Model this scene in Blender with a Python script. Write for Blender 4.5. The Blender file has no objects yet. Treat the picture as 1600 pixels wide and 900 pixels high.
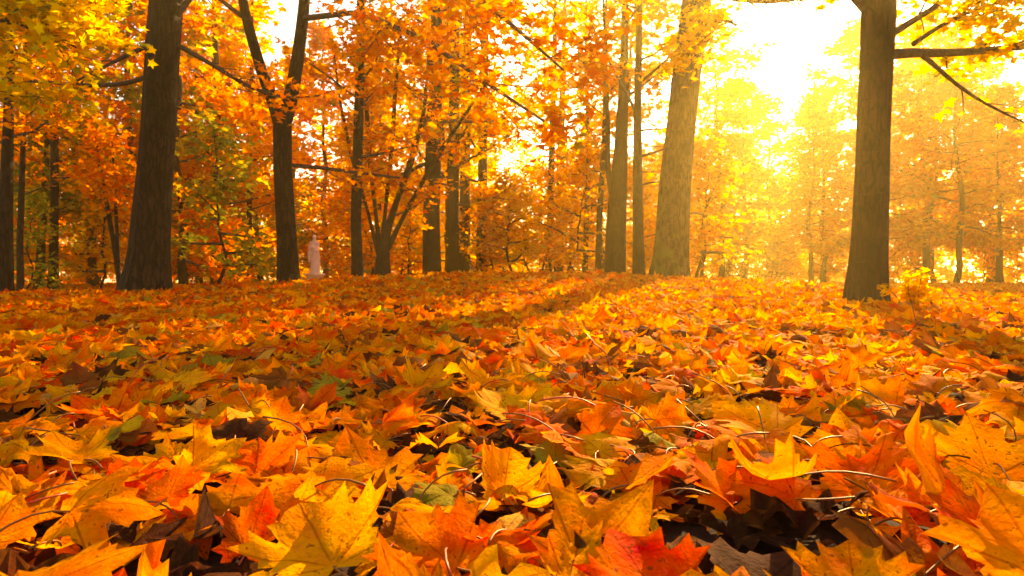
import bpy, math, random
import numpy as np
from mathutils import Vector, noise as mnoise
from mathutils.bvhtree import BVHTree

R = math.radians
sc = bpy.context.scene
COL = sc.collection
F = 1067.0            # focal length in photo pixels (1600 wide)
HCAM = 0.37           # camera height above the near ground
HZ = 442.0            # horizon row in the photo
rng = np.random.default_rng(11)
random.seed(5)

SUN_AZ, SUN_EL = R(22.6), R(25.0)
GAP_EL = R(18.3)
SUN_DIR = np.array([math.sin(SUN_AZ)*math.cos(SUN_EL), math.cos(SUN_AZ)*math.cos(SUN_EL), math.sin(SUN_EL)])

GAP_DIR = np.array([math.sin(SUN_AZ)*math.cos(GAP_EL), math.cos(SUN_AZ)*math.cos(GAP_EL), math.sin(GAP_EL)])

def W(px, py, d):
    """a point of the place from a picture position and its distance"""
    return np.array([(px-800.0)/F*d, d, HCAM+(HZ-py)/F*d])

def ss(a, b, t):
    t = np.clip((np.asarray(t, float)-a)/(b-a), 0, 1)
    return t*t*(3-2*t)

def ground(x, y):
    x = np.asarray(x, float); y = np.asarray(y, float)
    z = 0.17*ss(10, 36, y) + 0.47*np.exp(-((x-0.2)/7.0)**2)*ss(5, 15, y)*(1-0.55*ss(19, 40, y))
    z = z + 0.012*np.sin(2.1*x+0.7*y)+0.010*np.sin(3.3*y-1.1*x+1)+0.006*np.sin(6.1*x+4.7*y)
    return z

# ------------------------------------------------------------------ meshes
def build_mesh(name, V, Fs, mat=None, attrs=None, smooth=True):
    me = bpy.data.meshes.new(name)
    V = np.asarray(V, np.float32)
    Fs = [np.asarray(f, np.int32) for f in Fs if len(f)]
    me.vertices.add(len(V)); me.vertices.foreach_set('co', V.ravel())
    loops = np.concatenate([f.ravel() for f in Fs])
    tot = np.concatenate([np.full(len(f), f.shape[1], np.int32) for f in Fs])
    st = np.concatenate([[0], np.cumsum(tot)[:-1]]).astype(np.int32)
    me.loops.add(len(loops)); me.loops.foreach_set('vertex_index', loops)
    me.polygons.add(len(tot)); me.polygons.foreach_set('loop_start', st)
    if smooth:
        me.polygons.foreach_set('use_smooth', np.ones(len(tot), bool))
    for k, a in (attrs or {}).items():
        a = np.asarray(a, np.float32)
        if a.shape[1] == 4:
            at = me.attributes.new(k, 'FLOAT_COLOR', 'POINT'); at.data.foreach_set('color', a.ravel())
        else:
            at = me.attributes.new(k, 'FLOAT_VECTOR', 'POINT'); at.data.foreach_set('vector', a.ravel())
    me.update(); me.validate()
    if mat: me.materials.append(mat)
    return me

class MB:
    def __init__(s): s.V = []; s.Q = []; s.T = []; s.n = 0
    def add(s, V, Q=None, T=None):
        V = np.asarray(V, float)
        if Q is not None and len(Q): s.Q.append(np.asarray(Q)+s.n)
        if T is not None and len(T): s.T.append(np.asarray(T)+s.n)
        s.V.append(V); s.n += len(V)
    def tube(s, pts, rad, sides=6, cap=True, shape=None):
        pts = np.asarray(pts, float); m = len(pts)
        rad = np.broadcast_to(np.asarray(rad, float), (m,))
        tg = np.gradient(pts, axis=0); tg /= np.linalg.norm(tg, axis=1)[:, None]+1e-9
        up = np.array([0, 0, 1.0]) if abs(tg[0][2]) < .9 else np.array([0, 1.0, 0])
        u = np.cross(up, tg[0]); u /= np.linalg.norm(u)
        a = np.arange(sides)*2*math.pi/sides; ca, sa = np.cos(a), np.sin(a)
        out = np.zeros((m, sides, 3))
        for i in range(m):
            u = u - tg[i]*np.dot(u, tg[i]); u /= np.linalg.norm(u)+1e-9
            v = np.cross(tg[i], u)
            r = rad[i] if shape is None else rad[i]*shape[i]
            out[i] = pts[i] + (u[None]*(ca*r)[:, None] + v[None]*(sa*r)[:, None])
        i = np.arange(m-1)[:, None]*sides; j = np.arange(sides)[None]; k = (j+1) % sides
        Q = np.stack([i+j, i+k, i+sides+k, i+sides+j], -1).reshape(-1, 4)
        V = out.reshape(-1, 3); T = None
        if cap:
            V = np.concatenate([V, pts[-1:]]); b = (m-1)*sides; jj = np.arange(sides)
            T = np.stack([b+jj, b+(jj+1) % sides, np.full(sides, m*sides)], -1)
        s.add(V, Q, T)
    def mesh(s, name, mat, smooth=True):
        fs = []
        if s.Q: fs.append(np.concatenate(s.Q))
        if s.T: fs.append(np.concatenate(s.T))
        return build_mesh(name, np.concatenate(s.V), fs, mat, smooth=smooth)

def link(name, me, parent=None, loc=None):
    o = bpy.data.objects.new(name, me); COL.objects.link(o)
    if parent is not None: o.parent = parent
    if loc is not None: o.location = loc
    return o

def tag(o, label, cat, group=None, kind=None):
    o['label'] = label; o['category'] = cat
    if group: o['group'] = group
    if kind: o['kind'] = kind
    return o

def empty(name, loc, rz=0):
    o = bpy.data.objects.new(name, None); COL.objects.link(o)
    o.location = loc; o.rotation_euler = (0, 0, rz); o.empty_display_size = .1
    return o

# ------------------------------------------------------------------ materials
def new_mat(name):
    m = bpy.data.materials.new(name); m.use_nodes = True
    nt = m.node_tree; nt.nodes.clear()
    out = nt.nodes.new('ShaderNodeOutputMaterial')
    return m, nt, out

def N(nt, t, **kw):
    n = nt.nodes.new(t)
    for k, v in kw.items():
        if k.startswith('i_'):
            n.inputs[k[2:].replace('_', ' ')].default_value = v
        else: setattr(n, k, v)
    return n

def math_n(nt, op, a, b=None, c=None):
    n = nt.nodes.new('ShaderNodeMath'); n.operation = op
    for i, v in enumerate((a, b, c)):
        if v is None: continue
        if isinstance(v, (int, float)): n.inputs[i].default_value = v
        else: nt.links.new(v, n.inputs[i])
    return n.outputs[0]

def mixc(nt, fac, a, b, mode='MIX'):
    n = nt.nodes.new('ShaderNodeMix'); n.data_type = 'RGBA'; n.blend_type = mode
    for sock, v in ((n.inputs[0], fac), (n.inputs[6], a), (n.inputs[7], b)):
        if isinstance(v, (int, float)): sock.default_value = v
        elif isinstance(v, tuple): sock.default_value = v if len(v) == 4 else (*v, 1)
        else: nt.links.new(v, sock)
    return n.outputs[2]

def ramp(nt, fac, stops):
    n = nt.nodes.new('ShaderNodeValToRGB'); e = n.color_ramp.elements
    while len(e) < len(stops): e.new(0.5)
    for el, (p, c) in zip(e, stops): el.position = p; el.color = (*c, 1)
    nt.links.new(fac, n.inputs[0]); return n.outputs[0]

def leaf_material(name, veins=True, rand=False, trans=0.5, spots=1.0):
    m, nt, out = new_mat(name); L = nt.links.new
    at = N(nt, 'ShaderNodeAttribute', attribute_name='leaf_colour'); col = at.outputs['Color']
    bump_src = None
    if rand:
        oi = N(nt, 'ShaderNodeObjectInfo')
        hs = N(nt, 'ShaderNodeHueSaturation')
        L(math_n(nt, 'MULTIPLY_ADD', oi.outputs['Random'], 0.03, 0.485), hs.inputs['Hue'])
        L(math_n(nt, 'MULTIPLY_ADD', oi.outputs['Random'], 0.3, 0.85), hs.inputs['Value'])
        L(col, hs.inputs['Color']); col = hs.outputs[0]
    if veins:
        uv = N(nt, 'ShaderNodeAttribute', attribute_name='leaf_uv').outputs['Vector']
        sp = N(nt, 'ShaderNodeSeparateXYZ'); L(uv, sp.inputs[0])
        u, v, rnd = sp.outputs
        r = math_n(nt, 'SQRT', math_n(nt, 'ADD', math_n(nt, 'MULTIPLY', u, u), math_n(nt, 'MULTIPLY', v, v)))
        a = math_n(nt, 'ABSOLUTE', math_n(nt, 'ARCTAN2', u, v))
        ds = [math_n(nt, 'ABSOLUTE', math_n(nt, 'SUBTRACT', a, t)) for t in (0.0, 1.05, 1.76)]
        dm = math_n(nt, 'MINIMUM', ds[0], math_n(nt, 'MINIMUM', ds[1], ds[2]))
        off = math_n(nt, 'MULTIPLY', r, math_n(nt, 'SINE', dm))
        lng = math_n(nt, 'MULTIPLY', r, math_n(nt, 'COSINE', dm))
        mr = N(nt, 'ShaderNodeMapRange', interpolation_type='SMOOTHSTEP')
        mr.inputs[1].default_value = 0.004; mr.inputs[2].default_value = 0.017
        mr.inputs[3].default_value = 1; mr.inputs[4].default_value = 0
        cen = N(nt, 'ShaderNodeMapRange'); cen.inputs[1].default_value = .02; cen.inputs[2].default_value = .16; L(r, cen.inputs[0])
        L(off, mr.inputs[0]); vein = math_n(nt, 'MULTIPLY', mr.outputs[0], cen.outputs[0])
        fr = math_n(nt, 'FRACT', math_n(nt, 'MULTIPLY', math_n(nt, 'SUBTRACT', lng, math_n(nt, 'MULTIPLY', off, 0.9)), 8.5))
        sec = math_n(nt, 'MULTIPLY', math_n(nt, 'LESS_THAN', fr, 0.10), math_n(nt, 'MULTIPLY', cen.outputs[0], 0.32))
        vein = math_n(nt, 'MAXIMUM', vein, sec)
        # blotches and spots, fixed to the leaf
        cv = N(nt, 'ShaderNodeCombineXYZ'); L(u, cv.inputs[0]); L(v, cv.inputs[1]); L(math_n(nt, 'MULTIPLY', rnd, 50.0), cv.inputs[2])
        n1 = N(nt, 'ShaderNodeTexNoise'); n1.inputs['Scale'].default_value = 2.2; n1.inputs['Detail'].default_value = 4
        L(cv.outputs[0], n1.inputs['Vector'])
        n2 = N(nt, 'ShaderNodeTexNoise'); n2.inputs['Scale'].default_value = 15; n2.inputs['Detail'].default_value = 3
        L(cv.outputs[0], n2.inputs['Vector'])
        n3 = N(nt, 'ShaderNodeTexNoise'); n3.inputs['Scale'].default_value = 40; n3.inputs['Detail'].default_value = 2
        L(cv.outputs[0], n3.inputs['Vector'])
        hs = N(nt, 'ShaderNodeHueSaturation')
        L(math_n(nt, 'MULTIPLY_ADD', n1.outputs[0], 0.10, 0.449), hs.inputs['Hue'])
        L(math_n(nt, 'MULTIPLY_ADD', n2.outputs[0], 0.75, 0.62), hs.inputs['Value'])
        L(col, hs.inputs['Color']); col = hs.outputs[0]
        spot = N(nt, 'ShaderNodeMapRange', interpolation_type='SMOOTHSTEP')
        spot.inputs[1].default_value = 0.60; spot.inputs[2].default_value = 0.70
        L(n2.outputs[0], spot.inputs[0])
        edge = N(nt, 'ShaderNodeMapRange', interpolation_type='SMOOTHSTEP')
        edge.inputs[1].default_value = 0.60; edge.inputs[2].default_value = 0.75
        L(n1.outputs[0], edge.inputs[0])
        col = mixc(nt, math_n(nt, 'MULTIPLY', spot.outputs[0], 0.75*spots), col, (0.10, 0.030, 0.008))
        col = mixc(nt, math_n(nt, 'MULTIPLY', edge.outputs[0], 0.5*spots), col, (0.30, 0.075, 0.012))
        rim = N(nt, 'ShaderNodeMapRange', interpolation_type='SMOOTHSTEP'); rim.inputs[1].default_value = .88; rim.inputs[2].default_value = 1.06
        L(math_n(nt, 'ADD', at.outputs['Alpha'], math_n(nt, 'MULTIPLY', math_n(nt, 'SUBTRACT', n1.outputs[0], .5), .9)), rim.inputs[0])
        rm = math_n(nt, 'MULTIPLY', rim.outputs[0], math_n(nt, 'MULTIPLY', math_n(nt, 'GREATER_THAN', math_n(nt, 'FRACT', math_n(nt, 'MULTIPLY', rnd, 13.7)), .45), .5))
        col = mixc(nt, rm, col, (0.20, 0.055, 0.012))
        dark = mixc(nt, 1.0, col, (0.62, 0.45, 0.42), 'MULTIPLY')
        col = mixc(nt, math_n(nt, 'MULTIPLY', vein, 0.8), col, dark)
        bump_src = math_n(nt, 'ADD', math_n(nt, 'MULTIPLY', vein, 0.22), math_n(nt, 'MULTIPLY_ADD', n3.outputs[0], 0.55, math_n(nt, 'MULTIPLY', n2.outputs[0], 1.6)))
    pr = N(nt, 'ShaderNodeBsdfPrincipled'); pr.inputs['Roughness'].default_value = 0.75
    pr.inputs['Specular IOR Level'].default_value = 0.02
    L(col, pr.inputs['Base Color'])
    tr = N(nt, 'ShaderNodeBsdfTranslucent'); L(col, tr.inputs['Color'])
    if bump_src is not None:
        b = N(nt, 'ShaderNodeBump'); b.inputs['Strength'].default_value = 0.34; b.inputs['Distance'].default_value = 0.004
        L(bump_src, b.inputs['Height']); L(b.outputs[0], pr.inputs['Normal']); L(b.outputs[0], tr.inputs['Normal'])
    mx = N(nt, 'ShaderNodeMixShader'); mx.inputs[0].default_value = trans
    L(pr.outputs[0], mx.inputs[1]); L(tr.outputs[0], mx.inputs[2]); L(mx.outputs[0], out.inputs['Surface'])
    return m

def bark_material(name, dark, light, moss=0.0, scale=1.0, bump=1.0):
    m, nt, out = new_mat(name); L = nt.links.new
    tc = N(nt, 'ShaderNodeTexCoord')
    mp = N(nt, 'ShaderNodeMapping'); mp.inputs['Scale'].default_value = (1, 1, 0.24)
    L(tc.outputs['Object'], mp.inputs[0])
    n1 = N(nt, 'ShaderNodeTexNoise'); n1.inputs['Scale'].default_value = 26*scale; n1.inputs['Detail'].default_value = 6; n1.inputs['Roughness'].default_value = .65
    L(mp.outputs[0], n1.inputs['Vector'])
    vo = N(nt, 'ShaderNodeTexVoronoi', feature='DISTANCE_TO_EDGE'); vo.inputs['Scale'].default_value = 13*scale
    wv = N(nt, 'ShaderNodeVectorMath', operation='MULTIPLY_ADD'); wv.inputs[1].default_value = (.09, .09, .09)
    L(n1.outputs['Color'], wv.inputs[0]); L(mp.outputs[0], wv.inputs[2]); L(wv.outputs[0], vo.inputs['Vector'])
    n2 = N(nt, 'ShaderNodeTexNoise'); n2.inputs['Scale'].default_value = 2.3; n2.inputs['Detail'].default_value = 5
    L(tc.outputs['Object'], n2.inputs['Vector'])
    plate = N(nt, 'ShaderNodeMapRange'); plate.inputs[2].default_value = 0.16; L(vo.outputs['Distance'], plate.inputs[0])
    h = math_n(nt, 'ADD', math_n(nt, 'MULTIPLY', plate.outputs[0], .6), math_n(nt, 'MULTIPLY', n1.outputs[0], .7))
    col = ramp(nt, h, [(0.30, tuple(c*.25 for c in dark)), (0.55, dark), (0.85, light), (1.0, tuple(c*1.5 for c in light))])
    pat = ramp(nt, n2.outputs[0], [(0.35, (.55, .52, .5)), (0.65, (1.1, 1.05, 1.0))])
    col = mixc(nt, 1.0, col, pat, 'MULTIPLY')
    m2 = N(nt, 'ShaderNodeMapping'); m2.inputs['Scale'].default_value = (4, 4, 30); L(tc.outputs['Object'], m2.inputs[0])
    nf = N(nt, 'ShaderNodeTexNoise'); nf.inputs['Scale'].default_value = 1.0*scale; nf.inputs['Detail'].default_value = 4; L(m2.outputs[0], nf.inputs['Vector'])
    fl = N(nt, 'ShaderNodeMapRange', interpolation_type='SMOOTHSTEP'); fl.inputs[1].default_value = .62; fl.inputs[2].default_value = .72; L(nf.outputs[0], fl.inputs[0])
    col = mixc(nt, math_n(nt, 'MULTIPLY', fl.outputs[0], .6), col, tuple(c*2.2 for c in light))
    if moss:
        n3 = N(nt, 'ShaderNodeTexNoise'); n3.inputs['Scale'].default_value = 3.2; n3.inputs['Detail'].default_value = 8; n3.inputs['Roughness'].default_value = .7
        L(tc.outputs['Object'], n3.inputs['Vector'])
        sx = N(nt, 'ShaderNodeSeparateXYZ'); L(tc.outputs['Object'], sx.inputs[0])
        k = math_n(nt, 'SUBTRACT', n3.outputs[0], math_n(nt, 'MULTIPLY', sx.outputs[2], 0.05))
        k = math_n(nt, 'SUBTRACT', k, math_n(nt, 'MULTIPLY', sx.outputs[0], 0.35))
        mr = N(nt, 'ShaderNodeMapRange', interpolation_type='SMOOTHSTEP'); mr.inputs[1].default_value = .47; mr.inputs[2].default_value = .6
        L(k, mr.inputs[0])
        col = mixc(nt, math_n(nt, 'MULTIPLY', mr.outputs[0], moss), col, (.085, .10, .018))
    pr = N(nt, 'ShaderNodeBsdfPrincipled'); pr.inputs['Roughness'].default_value = .9; pr.inputs['Specular IOR Level'].default_value = .15
    L(col, pr.inputs['Base Color'])
    b = N(nt, 'ShaderNodeBump'); b.inputs['Strength'].default_value = bump; b.inputs['Distance'].default_value = .06
    L(h, b.inputs['Height']); L(b.outputs[0], pr.inputs['Normal']); L(pr.outputs[0], out.inputs['Surface'])
    return m

def ground_material():
    m, nt, out = new_mat('forest_soil'); L = nt.links.new
    tc = N(nt, 'ShaderNodeTexCoord')
    n1 = N(nt, 'ShaderNodeTexNoise'); n1.inputs['Scale'].default_value = 9; n1.inputs['Detail'].default_value = 8; n1.inputs['Roughness'].default_value = .7
    L(tc.outputs['Object'], n1.inputs['Vector'])
    n2 = N(nt, 'ShaderNodeTexNoise'); n2.inputs['Scale'].default_value = .22; n2.inputs['Detail'].default_value = 5
    L(tc.outputs['Object'], n2.inputs['Vector'])
    n3 = N(nt, 'ShaderNodeTexNoise'); n3.inputs['Scale'].default_value = 60; n3.inputs['Detail'].default_value = 4
    L(tc.outputs['Object'], n3.inputs['Vector'])
    soil = ramp(nt, n1.outputs[0], [(.3, (.008, .004, .0035)), (.55, (.024, .011, .007)), (.75, (.07, .027, .010))])
    litter = ramp(nt, n1.outputs[0], [(.3, (.16, .10, .015)), (.5, (.42, .22, .02)), (.7, (.55, .33, .03))])
    sx = N(nt, 'ShaderNodeSeparateXYZ'); L(tc.outputs['Object'], sx.inputs[0])
    mr = N(nt, 'ShaderNodeMapRange', interpolation_type='SMOOTHSTEP'); mr.inputs[1].default_value = 14; mr.inputs[2].default_value = 34
    L(math_n(nt, 'MULTIPLY_ADD', n2.outputs[0], 12.0, sx.outputs[1]), mr.inputs[0])
    col = mixc(nt, mr.outputs[0], soil, litter)
    pr = N(nt, 'ShaderNodeBsdfPrincipled'); pr.inputs['Roughness'].default_value = .95; pr.inputs['Specular IOR Level'].default_value = .05
    L(col, pr.inputs['Base Color'])
    b = N(nt, 'ShaderNodeBump'); b.inputs['Strength'].default_value = .6; b.inputs['Distance'].default_value = .012
    L(math_n(nt, 'ADD', n1.outputs[0], math_n(nt, 'MULTIPLY', n3.outputs[0], .4)), b.inputs['Height']); L(b.outputs[0], pr.inputs['Normal'])
    L(pr.outputs[0], out.inputs['Surface']); return m

def plain_material(name, c1, c2, scale=8, rough=.7, trans=0):
    m, nt, out = new_mat(name); L = nt.links.new
    tc = N(nt, 'ShaderNodeTexCoord')
    n1 = N(nt, 'ShaderNodeTexNoise'); n1.inputs['Scale'].default_value = scale; n1.inputs['Detail'].default_value = 6
    L(tc.outputs['Object'], n1.inputs['Vector'])
    pr = N(nt, 'ShaderNodeBsdfPrincipled'); pr.inputs['Roughness'].default_value = rough; pr.inputs['Specular IOR Level'].default_value = .12
    L(ramp(nt, n1.outputs[0], [(.35, c1), (.65, c2)]), pr.inputs['Base Color'])
    b = N(nt, 'ShaderNodeBump'); b.inputs['Strength'].default_value = .3; b.inputs['Distance'].default_value = .01
    L(n1.outputs[0], b.inputs['Height']); L(b.outputs[0], pr.inputs['Normal'])
    L(pr.outputs[0], out.inputs['Surface']); return m

M_LEAF = leaf_material('fallen_leaf_skin', True, False, .50)
M_CROWN = leaf_material('crown_leaf_skin', False, False, .62)
M_CROWN_R = leaf_material('wood_leaf_skin', False, True, .62)
M_BARK = bark_material('dark_bark', (.010, .0042, .003), (.029, .013, .0075))
M_BARK_MOSS = bark_material('mossy_bark', (.036, .019, .011), (.095, .052, .028), moss=.85)
M_BARK_FINE = bark_material('fine_bark', (.017, .008, .0055), (.044, .022, .013), scale=1.6)
M_TWIG = plain_material('twig_bark', (.035, .020, .014), (.08, .048, .03), 30, .8)
M_STALK = plain_material('leaf_stalk_skin', (.15, .052, .012), (.22, .075, .014), 20, .5)
M_STALK_RED = plain_material('red_leaf_stalk_skin', (.28, .03, .015), (.35, .06, .02), 20, .45)
M_STONE = plain_material('pale_stone', (.74, .60, .52), (.86, .74, .66), 6, .75)
M_GROUND = ground_material()

# ------------------------------------------------------------------ leaves
HALF = [(0, -.03), (.14, -.20), (.33, -.24), (.30, -.12), (.47, -.085), (.38, .01), (.43, .09), (.385, .13), (.49, .19),
        (.50, .27), (.72, .41), (.57, .44), (.56, .56), (.43, .49), (.335, .455), (.30, .485), (.345, .64), (.23, .635), (.155, .73), (0, .90)]
HALF_MID = [(0, -.03), (.33, -.23), (.30, -.12), (.47, -.08), (.385, .12), (.52, .25), (.72, .41), (.45, .51), (.325, .45), (.335, .63), (.18, .66), (0, .90)]
HALF_LOW = [(0, -.05), (.44, -.16), (.33, .1), (.70, .42), (.30, .44), (0, .92)]
HALF_OVAL = [(0, -.02), (.08, .03), (.17, .12), (.24, .25), (.27, .40), (.25, .56), (.19, .72), (.10, .88), (0, 1.0)]

def template(half, rings):
    h = np.array(half); out = np.concatenate([h, (h[1:-1]*[-1, 1])[::-1]])
    n = len(out); V = [np.zeros((1, 2))]
    for t in rings: V.append(out*t)
    V = np.concatenate(V)
    j = np.arange(n); k = (j+1) % n
    T = np.stack([np.zeros(n, int), 1+j, 1+k], -1)
    Q = []
    for i in range(len(rings)-1):
        a = 1+i*n
        Q.append(np.stack([a+j, a+k, a+n+k, a+n+j], -1)[:, ::-1])
    Q = np.concatenate(Q) if Q else np.zeros((0, 4), int)
    fr = np.concatenate([[0.0]]+[np.full(n, t) for t in rings])
    return V, Q, T, fr
T0 = template(HALF, (.3, .6, .82, 1.0))
T1 = template(HALF_MID, (.5, 1.0))
T2 = template(HALF_LOW, (1.0,))
TO = template(HALF_OVAL, (.35, .7, 1.0))

def rot(yaw, pitch, roll):
    cy, sy, cp, sp, cr, sr = np.cos(yaw), np.sin(yaw), np.cos(pitch), np.sin(pitch), np.cos(roll), np.sin(roll)
    o = np.zeros_like(cy); l = np.ones_like(cy)
    Rz = np.stack([cy, -sy, o, sy, cy, o, o, o, l], -1).reshape(-1, 3, 3)
    Rx = np.stack([l, o, o, o, cp, -sp, o, sp, cp], -1).reshape(-1, 3, 3)
    Ry = np.stack([cr, o, sr, o, l, o, -sr, o, cr], -1).reshape(-1, 3, 3)
    return Rz @ Rx @ Ry

def leaf_rot(P):
    Rm = rot(P['yaw'], P['pitch'], P['roll'])
    if 'lean' in P:
        z = np.zeros_like(P['lean']); Rm = rot(z, P['lean'], z) @ Rm
    return Rm

KEYS = ('x', 'y', 'z', 's', 'yaw', 'pitch', 'roll', 'cup', 'fold', 'bend', 'phi', 'rip', 'ph', 'rnd', 'tip')

def leaf_shape(P, tv):
    """P: dict of arrays (N). returns local rotated points (N,n,3)"""
    u = tv[:, 0][None]; v = tv[:, 1][None]; r = np.sqrt(u*u+v*v); th = np.arctan2(u, v)
    g = lambda k: P[k][:, None]
    # outline differs from leaf to leaf
    f = 1 + .07*np.sin(3*th+g('ph')*3.1) + .05*np.sin(7*th-g('ph')*5.0)
    asp = 1 + .13*np.sin(g('ph')*7.7)
    u = u*f*asp; v = v*f
    vc = v-.3
    z = g('cup')*(u*u+vc*vc) + g('fold')*np.abs(u) \
        + g('rip')*r*r*np.sin(4.5*th+g('ph')) + .6*g('rip')*r**3*np.sin(9*th+2.3*g('ph')) + .30*g('rip')*np.sin(9*u+g('ph'))*np.sin(8*v+1.7*g('ph')) \
        + g('tip')*np.maximum(0, r-.45)**2
    c, s = np.cos(g('phi')), np.sin(g('phi'))
    a = u*c+vc*s; b = -u*s+vc*c
    k = np.where(np.abs(g('bend')) < 1e-3, 1e-3, g('bend'))
    ak = np.clip(a*k, -2.6, 2.6)
    a2 = np.sin(ak)/k - z*np.sin(ak); z2 = (1-np.cos(ak))/k + z*np.cos(ak)
    u2 = a2*c-b*s; v2 = a2*s+b*c+.3
    pts = np.stack([u2, v2, z2], -1)*P['s'][:, None, None]
    Rm = leaf_rot(P)
    return np.einsum('nij,nkj->nki', Rm, pts)

PAL = {  # the leaf's own colour
 'yellow': (.86, .34, .016), 'golden': (.84, .235, .009), 'orange': (.78, .150, .006), 'red-orange': (.68, .085, .005),
 'red': (.42, .062, .007), 'russet': (.26, .075, .012), 'dark brown': (.070, .021, .008), 'olive-green': (.32, .23, .018), 'pale tan': (.66, .30, .045)}
PN = list(PAL); PC = np.array([PAL[k] for k in PN])

def pick_colours(x, y):
    n = len(x); ratio = x/np.maximum(y+.4, .4)            # picture-independent enough: left/right of the glade
    L_ = np.clip((.25-ratio)/.7, 0, 1); far = ss(3, 9, y); vfar = ss(15, 26, y)
    w = np.zeros((n, len(PN)))
    w[:, 0] = .25+.10*(1-L_)+.5*vfar; w[:, 1] = .30+.12*(1-L_)+.3*vfar; w[:, 2] = .28; w[:, 3] = .085+.15*L_*(.4+far)*(1-vfar)
    w[:, 4] = .016+.05*L_*far*(1-vfar); w[:, 5] = .09*(1-vfar); w[:, 6] = .055*(1-far); w[:, 7] = .035+.05*vfar; w[:, 8] = .03
    w /= w.sum(1)[:, None]; c = w.cumsum(1)
    idx = (rng.random(n)[:, None] > c).sum(1).clip(0, len(PN)-1)
    col = PC[idx]*rng.uniform(.75, 1.12, (n, 1))
    return idx, col

def make_params(x, y, smin, smax, tilt=.18, stand=.06, layer=.045):
    n = len(x); P = {'x': x, 'y': y}
    P['s'] = rng.uniform(smin, smax, n); P['yaw'] = rng.uniform(-math.pi, math.pi, n)
    P['pitch'] = rng.normal(.06, tilt, n); P['roll'] = rng.normal(0, tilt, n)
    st = rng.random(n) < stand
    P['pitch'][st] += rng.choice([-1, 1, 1], st.sum())*rng.uniform(.25, .6, st.sum())
    P['cup'] = rng.normal(.02, .30, n); P['fold'] = rng.normal(.04, .13, n); P['bend'] = rng.normal(-.05, .5, n)
    P['phi'] = rng.uniform(0, math.pi, n); P['rip'] = np.abs(rng.normal(.16, .07, n)); P['ph'] = rng.uniform(0, 6.28, n)
    P['rnd'] = rng.random(n); P['tip'] = rng.normal(-.1, .5, n); P['lay'] = rng.random(n)*layer
    P['z'] = np.zeros(n); P['lean'] = rng.normal(.16, .12, n)
    P['ci'], P['col'] = pick_colours(x, y)
    return P

def settle(P, tv):
    pts = leaf_shape(P, tv); lo = np.quantile(pts[:, :, 2], .06, axis=1)
    P['z'] = ground(P['x'], P['y']) + P['lay'] - lo + .004
    return pts

def sub(P, m): return {k: v[m] for k, v in P.items()}
def cat_(*Ps): return {k: np.concatenate([p[k] for p in Ps]) for k in Ps[0]}

def leaf_arrays(P, T, local=False):
    tv, Q, Tr, fr = T; n = len(P['x']); pts = leaf_shape(P, tv); nv = len(tv)
    if not local: pts = pts + np.stack([P['x'], P['y'], P['z']], -1)[:, None]
    off = (np.arange(n)*nv)[:, None, None]
    Qs = (Q[None]+off).reshape(-1, 4) if len(Q) else np.zeros((0, 4), int)
    Ts = (Tr[None]+off).reshape(-1, 3)
    colv = np.concatenate([np.repeat(P['col'], nv, 0), np.tile(fr, n)[:, None]], 1)
    uvv = np.concatenate([np.tile(tv, (n, 1)), np.repeat(P['rnd'], nv)[:, None]], 1)
    return pts.reshape(-1, 3), Qs, Ts, colv, uvv

def join_arrays(parts):
    V, Q, T, C, U = [], [], [], [], []; n = 0
    for v, q, t, c, u in parts:
        V.append(v); Q.append(q+n); T.append(t+n); C.append(c); U.append(u); n += len(v)
    return np.concatenate(V), [np.concatenate(Q), np.concatenate(T)], np.concatenate(C), np.concatenate(U)

def stalk_points(P, i, local=True):
    """curved stalk leaving the leaf's base, away from the tip"""
    Rm = leaf_rot(sub(P, slice(i, i+1)))[0]
    L = P['s'][i]*(.45+.55*((P['rnd'][i]*7.3) % 1)); k = (P['ph'][i]-3.1)*.28
    t = np.linspace(0, 1, 6)
    base = leaf_shape(sub(P, slice(i, i+1)), T2[0])[0][0]
    l = np.stack([k*L*t*t, -L*t, .18*L*np.sin(t*2.4)], -1)
    w = l @ Rm.T + base
    zg = ground(P['x'][i]+w[:, 0], P['y'][i]+w[:, 1]) - P['z'][i] + .012
    w[:, 2] = np.maximum(w[:, 2], zg)
    return w

def wedge(y0, y1, dens, margin=1.3, slope=.84):
    ym = np.arange(y0, y1, .02); wd = 2*(slope*np.maximum(ym, 0)+margin)
    n = int((wd*.02).sum()*dens)
    p = wd/wd.sum(); y = rng.choice(ym, n, p=p)+rng.random(n)*.02
    x = rng.uniform(-1, 1, n)*(slope*np.maximum(y, 0)+margin)
    return x, y

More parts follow.
